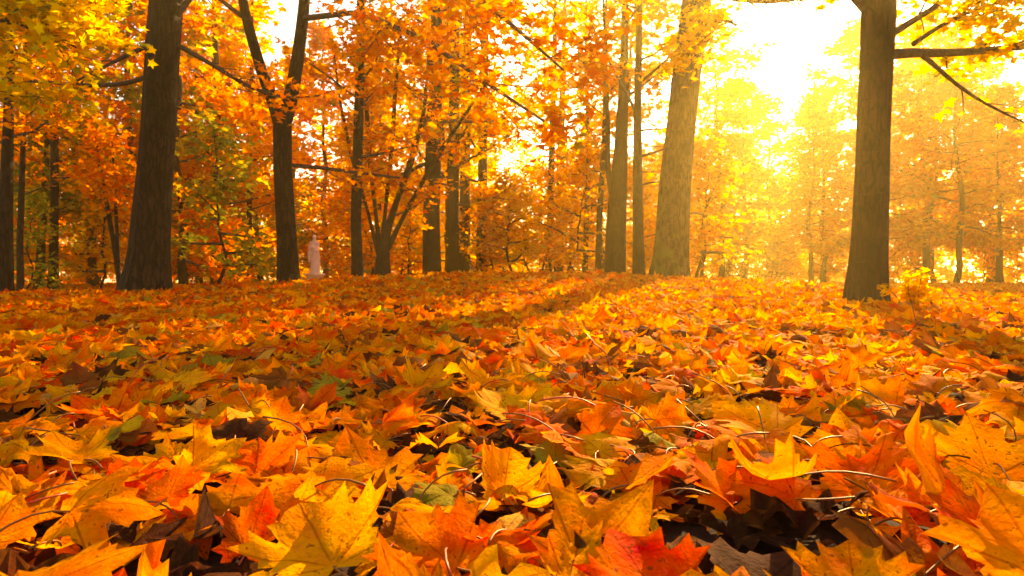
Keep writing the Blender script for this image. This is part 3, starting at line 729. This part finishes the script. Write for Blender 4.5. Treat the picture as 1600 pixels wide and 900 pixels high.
named_tree('roadside_tree', 'big dark trunk standing alone on the right of the carpet', 8, [(1352, 478, 31), (1357, 380, 27), (1362, 250, 25.5), (1367, 110, 25), (1371, 0, 26), (1378, -250, 20), (1388, -900, 5)],
  'lime', 36, limbs=[
   ([(1388, 86, 8), (1420, 80, 7.2), (1465, 86, 6.6), (1530, 80, 5.6), (1600, 74, 4.6), (1720, 60, 2)], 12, .75, 1),
   ([(1430, 80, 4.6), (1455, 95, 3.6), (1480, 125, 3), (1540, 165, 2.2), (1600, 192, 1.2)], 5, .5, 0),
   ([(1388, 56, 6), (1420, 35, 5), (1460, 14, 4), (1520, -30, 2.6)], 10, .8, 1),
   ([(1425, 70, 4), (1460, 45, 3.4), (1500, 22, 2.6), (1570, 2, 1.4)], 10, .7, 1),
   ([(1352, 18, 7), (1335, 4, 6), (1316, -22, 4.5), (1280, -60, 3)], 8, .5, 0), ([(1356, -34, 7), (1315, -40, 5), (1255, -30, 4), (1200, -36, 2)], 16, .5, 1)],
  auto=8, zmin=4.6, zmax=9, reach=2.0, per=4, leaf=.105, flare=.28, spread=.14, az=(-1.2, .9))
# left edge
named_tree('edge_tree', 'dark trunk at the left edge of the wood, thickest there', 14, [(8, 459, 10), (9, 350, 9), (13, 220, 7.5), (18, 100, 6), (22, -60, 4)], 'orange', 37, auto=10, zmin=3.0, reach=2.2, per=6, sides=16, leaf=.14)
named_tree('edge_tree', 'thin dark trunk second from the left edge', 16, [(32, 458, 5), (31, 380, 4.5), (36, 260, 4), (42, 120, 3), (44, 0, 1.5)], 'amber', 38, bark=M_BARK_FINE, auto=9, zmin=2.2, reach=2.0, per=6, sides=12, leaf=.15)
named_tree('edge_tree', 'leaning thin trunk left of the tall thin dark one', 20, [(60, 455, 7), (63, 400, 6), (72, 280, 4.5), (78, 160, 3.5), (80, 40, 2)], 'olive', 39, bark=M_BARK_FINE, auto=12, zmin=2.0, reach=2.2, per=6, sides=12, leaf=.16)
named_tree('edge_tree', 'tall thin dark tree between the left edge and the leaning trunk', 18, [(82, 454, 8), (84, 380, 6.5), (86, 250, 6), (86, 120, 5), (86, -60, 3)], 'amber', 40, bark=M_BARK_FINE, auto=12, zmin=2.8, reach=2.4, per=6, sides=14, leaf=.15)
named_tree('young_tree', 'young two stemmed tree just left of the leaning dark trunk', 14, [(188, 452, 4.6), (180, 390, 3.8), (168, 320, 3.2), (155, 255, 2.4), (148, 200, 1)], 'orange', 41, bark=M_BARK_FINE,
  stems=[[(186, 440, 3.4), (184, 380, 2.8), (180, 300, 2.4), (176, 220, 1)]], auto=10, zmin=1.6, reach=1.2, per=5, sides=10, leaf=.13)
named_tree('wood_tree', 'dark straight trunk between the leaning and the forked tree', 24, [(345, 433, 8), (342, 380, 6.5), (340, 250, 6), (338, 110, 5), (336, -60, 2.5)], 'amber', 42, auto=14, zmin=2.6, reach=2.8, per=7, sides=14, leaf=.17)
named_tree('wood_tree', 'thin dark trunk just right of the leaning dark trunk', 27, [(311, 433, 5), (311, 370, 4.5), (310, 250, 4), (308, 110, 3.2), (306, -40, 1.5)], 'orange', 43, bark=M_BARK_FINE, auto=14, zmin=2.6, reach=2.8, per=7, sides=12, leaf=.17)
named_tree('wood_tree', 'thin trunk close behind the left side of the forked tree', 26, [(391, 433, 4.5), (390, 370, 4), (390, 250, 3.6), (394, 110, 3), (396, -40, 1.5)], 'amber', 44, bark=M_BARK_FINE, auto=14, zmin=2.6, reach=2.8, per=7, sides=12, leaf=.17)
# a maple standing outside the left of the view whose boughs reach in
named_tree('overhanging_maple', 'yellow green maple boughs hanging in at the top left', 8.5, [(-230, 480, 26), (-226, 300, 22), (-220, 100, 20), (-215, -150, 14), (-210, -500, 5)], 'lime', 45,
  limbs=[([(-222, 150, 8), (-120, 60, 6), (-20, 30, 4.6), (60, 40, 3), (120, 75, 1.4)], 22, .8, 1), ([(-220, 60, 8), (-120, -30, 6), (-20, -40, 4.6), (70, -20, 3), (150, 30, 1.4)], 20, .8, 1),
         ([(-222, 230, 6), (-140, 160, 5), (-60, 140, 3.6), (20, 150, 2)], 10, .7, 1)], auto=4, zmin=5, reach=2, per=5, leaf=.12, spread=.15)

# --- trees of the wood behind: a few kinds, copied with their parts
def wood_kind(name, H, palette, seed, n_limb=34, r=.15, wide=2.9, low=.8, leaf=.26, per=7):
    rg = np.random.default_rng(seed)
    n = 14; P = np.stack([np.cumsum(rg.normal(0, .11, n)), np.cumsum(rg.normal(0, .11, n)), np.linspace(-.15, H, n)], -1); rd = np.linspace(r, r*.12, n)
    P[:, :2] -= P[0, :2]
    mt = MB(); mt.tube(P, rd, 12, True, trunk_shape(P, rd, 12, .3, seed)); mbb = MB(); sites = []
    for k in range(n_limb):
        f = (k+.5)/n_limb; z = low+(H-low)*f*.97; i = int(np.searchsorted(P[:, 2], z)); i = min(i, n-1)
        a = k*2.4+rg.normal(0, .5); prof = math.sin(math.pi*min(1, .2+.8*f))**.7*(1-.45*f)+.12
        dv = unit(np.array([math.cos(a), math.sin(a), -.05+.7*f+rg.normal(0, .15)]))
        base = P[i].copy(); base[2] = z
        grow(mbb, sites, base, dv, wide*prof*rg.uniform(.65, 1.25), .035*(1.2-f)+.008, 1, rg, 4, .14, .02, 6, .45, .25)
    return (mt.mesh('trunk', M_BARK_FINE), mbb.mesh('branches', M_TWIG), crown_mesh('crown', sites, per, .26, leaf, palette, M_CROWN_R, rg, cull=False))
KINDS = {}
for pal, sd in (('orange', 61), ('amber', 62), ('yellow', 63), ('olive', 64)):
    KINDS[pal] = [wood_kind(pal, 14, pal, sd+10*v, wide=3.0+.6*v, low=.8+1.5*v, r=.15+.03*v) for v in range(2)]
YOUNG = {pal: wood_kind(pal+'_young', 4.2, pal, 90+i, 14, .045, 1.3, .5, .16, 6) for i, pal in enumerate(('orange', 'amber', 'yellow', 'olive'))}

MARK = [(-1e9, 'left of the left edge trunks'), (20, 'behind the left edge trunks'), (120, 'left of the leaning trunk'), (265, 'right of the leaning trunk'), (390, 'behind the forked tree'), (480, 'behind the statue'),
        (570, 'behind the many stemmed clump'), (660, 'behind the crest row'), (770, 'right of the crest row'), (890, 'left of the mossy trunks'), (1000, 'behind the leaning mossy trunk'),
        (1110, 'right of the leaning mossy trunk'), (1210, 'in the middle of the sunny gap'), (1300, 'just left of the lone right trunk'), (1400, 'just right of the lone right trunk'), (1490, 'at the right of the field'), (1575, 'at the right edge of the field')]
def where(px):
    w = MARK[0][1]
    for a, s_ in MARK:
        if px >= a: w = s_
    return w
seen_l = {}
def put_tree(kind, x, y, s, young=False, name='wood_tree'):
    me = YOUNG[kind] if young else KINDS[kind][int(rng.random() < (.85 if x/y > .2 else .12))]
    z = float(ground(x, y)); root = empty(name, (x, y, z), rng.uniform(0, 6.28)); root.scale = (s*rng.uniform(.9, 1.1),)*2+(s,)
    for n_, m_ in zip(('trunk', 'branches', 'crown'), me): link(n_, m_, root)
    px = 800+x/y*F; dist = 'near edge' if y < 28 else 'middle' if y < 42 else 'far back'
    col = {'orange': 'orange', 'amber': 'amber', 'yellow': 'yellow', 'olive': 'olive-tinged'}[kind]
    lab = f'{col} {"low young tree" if young else ("small" if s < .7 else "tall" if s > 1.1 else "mid-height")+" tree"}, {where(px)}, {dist}'
    lab = lab.replace(', near edge', ', near wood edge').replace(', middle', ', mid wood').replace(', far back', ', far back')
    tag(root, lab, 'tree', 'young trees under the wood' if young else 'trees of the wood behind the carpet')
    return root
pos = []
FILL = ((352, 38, 'orange'), (408, 35, 'amber'), (452, 40, 'yellow'), (508, 37, 'orange'), (548, 42, 'amber'), (592, 36, 'yellow'), (640, 40, 'amber'), (700, 43, 'yellow'), (748, 39, 'amber'), (1126, 43, 'yellow'), (1362, 45, 'yellow'), (1440, 44, 'amber'), (1545, 50, 'yellow'))
def free(x, y, r):
    for a, b in pos:
        if (a-x)**2+(b-y)**2 < r*r: return False
    return True
for px, d_, k_ in FILL: x_ = (px-800)/F*d_; pos.append((x_, d_)); put_tree(k_, x_, d_, 1.25 if px > 1000 else 1.02)
tries = 0
while len(pos) < 110 and tries < 9000:
    tries += 1
    az = rng.uniform(R(-42), R(42)); dd = rng.uniform(19, 66)
    x_, y_ = dd*math.sin(az), dd*math.cos(az)
    px = 800+x_/y_*F
    if y_ < 19: continue
    if px > 1010 and y_ < 38+ (px > 1110)*2: continue
    if y_ > (54 if px > 1010 else 44): continue
    if 640 < px < 1010 and y_ < 27: continue
    if px < 640 and y_ < 20: continue
    if abs(px-492) < 3.7*F/y_ and y_ < 30: continue                       # the statue stands free
    if not free(x_, y_, (2.6+.02*dd)*(1.5 if 640 < px < 1010 else 1.15 if px < 640 else 1)): continue
    s_ = rng.uniform(.85, 1.3)
    if px < 1010 and y_ > 30: s_ *= .68 if px < 700 else .5
    g_ = abs(px-1240)
    if 1010 < px < 1110: s_ = min(s_, .21*y_/14)
    elif g_ < 150:                                                # lower growth where the sky opens
        s_ = min(s_, (.285+.13*max(0, (g_-38)/80))*y_/14)
    elif 1510 < px < 1590: s_ = min(s_, .29*y_/14)
    if px < 300: k_ = rng.choice(['orange', 'amber', 'olive'], p=[.45, .3, .25])
    elif px < 640: k_ = rng.choice(['orange', 'amber', 'olive', 'yellow'], p=[.4, .25, .07, .28])
    elif px < 1330: k_ = rng.choice(['yellow', 'amber'], p=[.75, .25])
    else: k_ = rng.choice(['orange', 'amber', 'yellow'], p=[.3, .5, .2])
    pos.append((x_, y_)); put_tree(str(k_), x_, y_, s_)
ny = 0; tries = 0
for px, d_ in ((772, 25), (806, 24), (834, 26), (884, 24.5), (905, 27.5), (845, 29), (790, 28.5), (640, 24), (1085, 21), (1010, 24)):   # low sunlit growth at the wood's edge
    x_ = (px-800)/F*d_; pos.append((x_, d_)); put_tree('yellow' if ny % 3 else 'amber', x_, d_, rng.uniform(.75, 1.2), True, 'young_tree'); ny += 1
while ny < 84 and tries < 4000:
    tries += 1
    az = rng.uniform(R(-40), R(40)); dd = rng.uniform(16, 60); x_, y_ = dd*math.sin(az), dd*math.cos(az); px = 800+x_/y_*F
    if px > 1010 and y_ < 44: continue
    if ny > 64 and px < 1010: continue
    if 620 < px < 1010 and y_ < 23: continue
    if 465 < px < 525: continue
    if px < 620 and y_ < 16: continue
    if not free(x_, y_, 1.6): continue
    if abs(px-492) < 1.8*F/y_ and y_ < 31: continue
    k_ = rng.choice(['orange', 'amber', 'olive'], p=[.35, .25, .4]) if px < 700 else rng.choice(['yellow', 'amber', 'olive'], p=[.55, .3, .15])
    pos.append((x_, y_)); put_tree(str(k_), x_, y_, rng.uniform(.6, 1.15), True, 'young_tree'); ny += 1

# far wood that closes the view
n = 46000; az = rng.uniform(R(-58), R(58), n); dd = rng.uniform(84, 108, n); px = 800+np.tan(az)*F
top_h = (15+3.5*np.sin(az*23)+2.5*np.sin(az*51+1)+1.5*np.sin(az*97))
gapf = np.clip((np.abs(px-1240)-60)/130, 0, 1); lim = (.17+.02*gapf)*dd*np.cos(az); top_h = np.minimum(top_h, lim)
zz = .3+top_h*rng.random(n)**1.25
cx = np.stack([dd*np.sin(az), dd*np.cos(az), zz], -1)+rng.normal(0, .8, (n, 3)); cx[:, 2] = np.maximum(cx[:, 2], .2)
cx += .9*np.stack([np.sin(cx[:, 2]*1.7+az*60), np.cos(cx[:, 2]*1.3+az*40), np.sin(az*80)], -1)
P = {'x': cx[:, 0], 'y': cx[:, 1], 'z': cx[:, 2], 's': rng.uniform(.45, .85, n), 'yaw': rng.uniform(-3.1, 3.1, n), 'pitch': rng.normal(0, .6, n), 'roll': rng.normal(0, .6, n)}
for k in ('cup', 'fold', 'bend', 'rip', 'tip'): P[k] = rng.normal(0, .2, n)
P['phi'] = rng.uniform(0, 3.1, n); P['ph'] = rng.uniform(0, 6.2, n); P['rnd'] = rng.random(n)
warm = rng.random(n) < .5-.35*np.clip((px-500)/600, -1, 1)
pc1 = np.array([p[0] for p in PALETTES['orange']]); pc2 = np.array([p[0] for p in PALETTES['yellow']])
P['col'] = np.where(warm[:, None], pc1[rng.integers(0, 5, n)], pc2[rng.integers(0, 4, n)])
v, q, t_, c, u = leaf_arrays(P, T2)
o = link('distant_woods', build_mesh('distant_woods', v, [t_], M_CROWN, {'leaf_colour': c}))
tag(o, 'far yellow and orange foliage closing the view behind the park trees', 'woods', kind='stuff')

# ------------------------------------------------------------------ statue
def statue(px, d, height):
    x0 = (px-800)/F*d; z0 = float(ground(x0, d))
    root = empty('stone_statue', (x0, d, z0)); tag(root, 'pale stone statue of a draped standing figure between two dark trunks', 'statue')
    pb = MB()
    a = np.array([[-1, -1], [1, -1], [1, 1], [-1, 1]])
    rows = [(.30, 0), (.30, .10), (.26, .13), (.25, .42), (.29, .45), (.29, .52), (.0, .52)]
    V = np.concatenate([np.concatenate([a*s_, np.full((4, 1), h_)], 1) for s_, h_ in rows]); Q = []
    for i in range(len(rows)-1):
        for j in range(4): Q.append((i*4+j, i*4+(j+1) % 4, i*4+4+(j+1) % 4, i*4+4+j))
    pb.add(V, Q); link('plinth', pb.mesh('plinth', M_STONE, False), root)
    s = (height-.52)/1.75
    fb = MB(); prof = [(0, .23, .20), (.06, .24, .21), (.3, .215, .185), (.6, .20, .165), (.85, .20, .16), (.98, .185, .145), (1.08, .165, .13), (1.2, .19, .135), (1.34, .215, .13), (1.43, .19, .11), (1.49, .085, .08), (1.54, .062, .062),
            (1.58, .075, .085), (1.64, .083, .10), (1.70, .078, .094), (1.745, .05, .06), (1.76, .01, .01)]
    zs = np.array([p[0] for p in prof]); zi = np.linspace(0, 1.76, 60); rx = np.interp(zi, zs, [p[1] for p in prof]); ry = np.interp(zi, zs, [p[2] for p in prof])
    n = 40; aa = np.arange(n)*2*math.pi/n; V = []
    for z_, a_, b_ in zip(zi, rx, ry):
        fold = 1+(.055*np.sin(9*aa+1.2*math.sin(z_*2.2))+.03*np.sin(17*aa+z_*3))*np.clip((1.15-z_)/.5, 0, 1)
        sway = .03*math.sin(z_*2.6)
        V.append(np.stack([np.cos(aa)*a_*fold+sway, np.sin(aa)*b_*fold, np.full(n, z_)], -1))
    V = np.concatenate(V); i = np.arange(59)[:, None]*n; j = np.arange(n)[None]; k = (j+1) % n
    T = [(59*n+j_, 59*n+(j_+1) % n, 59*n) for j_ in range(1, n-1)]+[((j_+1) % n, j_, 0) for j_ in range(1, n-1)]
    fb.add(V, np.stack([i+j, i+k, i+n+k, i+n+j], -1).reshape(-1, 4), T)
    for sd, pts in ((1, [(.19, 0, 1.38), (.27, -.02, 1.2), (.27, -.05, 1.05), (.15, -.16, 1.0), (.02, -.2, 1.03)]), (-1, [(-.19, 0, 1.38), (-.25, -.02, 1.2), (-.26, -.05, 1.05), (-.17, -.17, 1.12), (-.05, -.19, 1.22)])):
        fb.tube(resample(np.array(pts), np.ones(5), .04)[0], np.linspace(.07, .042, len(resample(np.array(pts), np.ones(5), .04)[0])), 10)
    # hair knot, nose, shoulder cloth, a fall of cloth from the arm
    for pts, r_ in (([(.03, .08, 1.62), (.03, .12, 1.66), (.03, .13, 1.71)], [.06, .065, .03]), ([(.03, -.085, 1.66), (.03, -.112, 1.63), (.03, -.10, 1.615)], [.012, .018, .01]),
                    ([(-.20, .0, 1.42), (-.05, -.10, 1.25), (.10, -.14, 1.08), (.21, -.08, .95)], [.05, .06, .06, .05]), ([(-.22, -.1, 1.08), (-.23, -.12, .8), (-.22, -.1, .5)], [.05, .07, .03])):
        fb.tube(np.array(pts), np.array(r_), 10)
    me = fb.mesh('figure', M_STONE); me.transform(__import__('mathutils').Matrix.Translation((0, 0, .52)) @ __import__('mathutils').Matrix.Scale(s, 4))
    f = link('figure', me, root); md = f.modifiers.new('one_skin', 'REMESH'); md.mode = 'VOXEL'; md.voxel_size = .018; md.use_smooth_shade = True
    root.rotation_euler[2] = R(-14)
statue(492, 27, 2.05)

# ------------------------------------------------------------------ seedlings and small twigs standing in the carpet
def seedling(label, px, py, h, palette, seed, leafs=.06, n=7, spread=.05, per=6):
    d = (HCAM-.02)*F/(py-HZ); x0 = (px-800)/F*d; z0 = float(ground(x0, d)); rg = np.random.default_rng(seed)
    root = empty('maple_seedling', (x0, d, z0)); tag(root, label, 'seedling')
    b = MB(); sites = []
    for k in range(n):
        dv = unit(np.array([rg.normal(.12, .3), rg.normal(0, .3), 1.0])); grow(b, sites, np.array([rg.normal(0, .03), rg.normal(0, .03), 0]), dv, h*rg.uniform(.55, 1.05), .005, 0, rg, 5, .16, 0, 0, .06, .2)
    link('stem', b.mesh('stem', M_TWIG), root); link('leaves', crown_mesh('leaves', sites, per, spread, leafs, palette, M_CROWN, rg, cull=False), root)
seedling('bushy pale yellow seedling at the foot of the lone right trunk', 1424, 494, .48, 'yellow', 71, .06, 14, .05, 6)
def twig(label, pts, seed, leaf=None, r=.004):
    b = MB(); d = (HCAM-.03)*F/(pts[0][1]-HZ); P = np.array([W(a, c, d) for a, c in pts]); org = np.array([P[0][0], P[0][1], float(ground(P[0][0], P[0][1]))])
    root = empty('bare_twig', org); tag(root, label, 'twig')
    P[0][2] = org[2]-.01; P, rr = resample(P, np.linspace(r, r*.4, len(P)), .05); b.tube(P-org, rr, 6)
    rg = np.random.default_rng(seed)
    for k in range(3): grow(b, [], P[min(len(P)-1, 1+k*len(P)//4)]-org, unit(np.array([rg.normal(0, 1), rg.normal(0, .4), .7])), .12, r*.5, 0, rg, 4)
    link('stem', b.mesh('stem', M_TWIG), root)
twig('thin bare twig rising from the carpet right of the lone trunk', [(1512, 500), (1500, 480), (1482, 462), (1470, 440)], 81)
twig('small dark twig poking out of the carpet near the right edge', [(1405, 540), (1412, 520), (1440, 505), (1446, 494)], 82)
twig('short dark twig standing in the centre of the far carpet', [(928, 462), (926, 450), (928, 440)], 83)

# ------------------------------------------------------------------ air
bm = MB(); lo, hi = np.array([-156, -156, -1.6]), np.array([156, 156, 22.5])
c8 = np.array([[lo[0] if not i & 1 else hi[0], lo[1] if not i & 2 else hi[1], lo[2] if not i & 4 else hi[2]] for i in range(8)])
bm.add(c8, [(0, 2, 3, 1), (4, 5, 7, 6), (0, 1, 5, 4), (2, 6, 7, 3), (0, 4, 6, 2), (1, 3, 7, 5)])
m, nt, out = new_mat('hazy_air'); vol = N(nt, 'ShaderNodeVolumePrincipled')
vol.inputs['Color'].default_value = (1.0, .80, .30, 1); vol.inputs['Density'].default_value = .0019; vol.inputs['Anisotropy'].default_value = .66
nt.links.new(vol.outputs[0], out.inputs['Volume'])
o = link('haze', bm.mesh('haze', m, False)); o['kind'] = 'stuff'; o['label'] = 'warm sunlit haze hanging between the trees'; o['category'] = 'haze'

# ------------------------------------------------------------------ light, sky, camera
w = bpy.data.worlds.new('World'); sc.world = w; w.use_nodes = True; nt = w.node_tree
bg = nt.nodes['Background']; sky = nt.nodes.new('ShaderNodeTexSky'); sky.sky_type = 'NISHITA'; sky.sun_disc = False
sky.sun_elevation = SUN_EL; sky.sun_rotation = SUN_AZ; sky.dust_density = 1.0; sky.air_density = 1.0; sky.ozone_density = 1.0
nt.links.new(sky.outputs[0], bg.inputs[0]); bg.inputs[1].default_value = .10
sun = bpy.data.lights.new('sun', 'SUN'); sun.energy = 5.0; sun.angle = R(.53); sun.color = (1.0, .77, .45)
so = bpy.data.objects.new('sun', sun); COL.objects.link(so); so.rotation_euler = Vector(SUN_DIR).to_track_quat('Z', 'Y').to_euler()
cam = bpy.data.cameras.new('camera'); cam.lens = 24.0; cam.sensor_width = 36; cam.clip_start = .02; cam.clip_end = 600
co = bpy.data.objects.new('camera', cam); COL.objects.link(co); co.location = (0, 0, HCAM); co.rotation_euler = (R(90)-math.atan((450-HZ)/F), 0, 0)
cam.dof.use_dof = True; cam.dof.focus_distance = 1.6; cam.dof.aperture_fstop = 10.0
sc.camera = co
sc.view_settings.view_transform = 'Standard'; sc.view_settings.look = 'None'; sc.view_settings.exposure = 2.3; sc.view_settings.use_white_balance = True; sc.view_settings.white_balance_temperature = 11000; sc.view_settings.white_balance_tint = 14; sc.view_settings.gamma = 1
cy = sc.cycles; cy.use_denoising = True; cy.max_bounces = 8; cy.diffuse_bounces = 4; cy.glossy_bounces = 2; cy.transmission_bounces = 4; cy.volume_bounces = 1; cy.transparent_max_bounces = 4
cy.sample_clamp_indirect = 6; cy.caustics_reflective = False; cy.caustics_refractive = False


# look-alikes with the same words: say which of them, from left to right
from collections import defaultdict
dd_ = defaultdict(list)
for o in sc.objects:
    if o.parent is None and 'label' in o.keys() and 'category' in o.keys(): dd_[o['label']].append(o)
for lab, os_ in dd_.items():
    if len(os_) < 2: continue
    os_.sort(key=lambda o: o.location.x/max(o.location.y, .2)); n = len(os_)
    for k, o in enumerate(os_):
        wd = ('left one', 'right one')[k] if n == 2 else ('left one', 'middle one', 'right one')[k] if n == 3 else ('first', 'second', 'third', 'fourth', 'fifth', 'sixth', 'seventh', 'eighth')[min(k, 7)]+' from left'
        o['label'] = lab+', '+wd
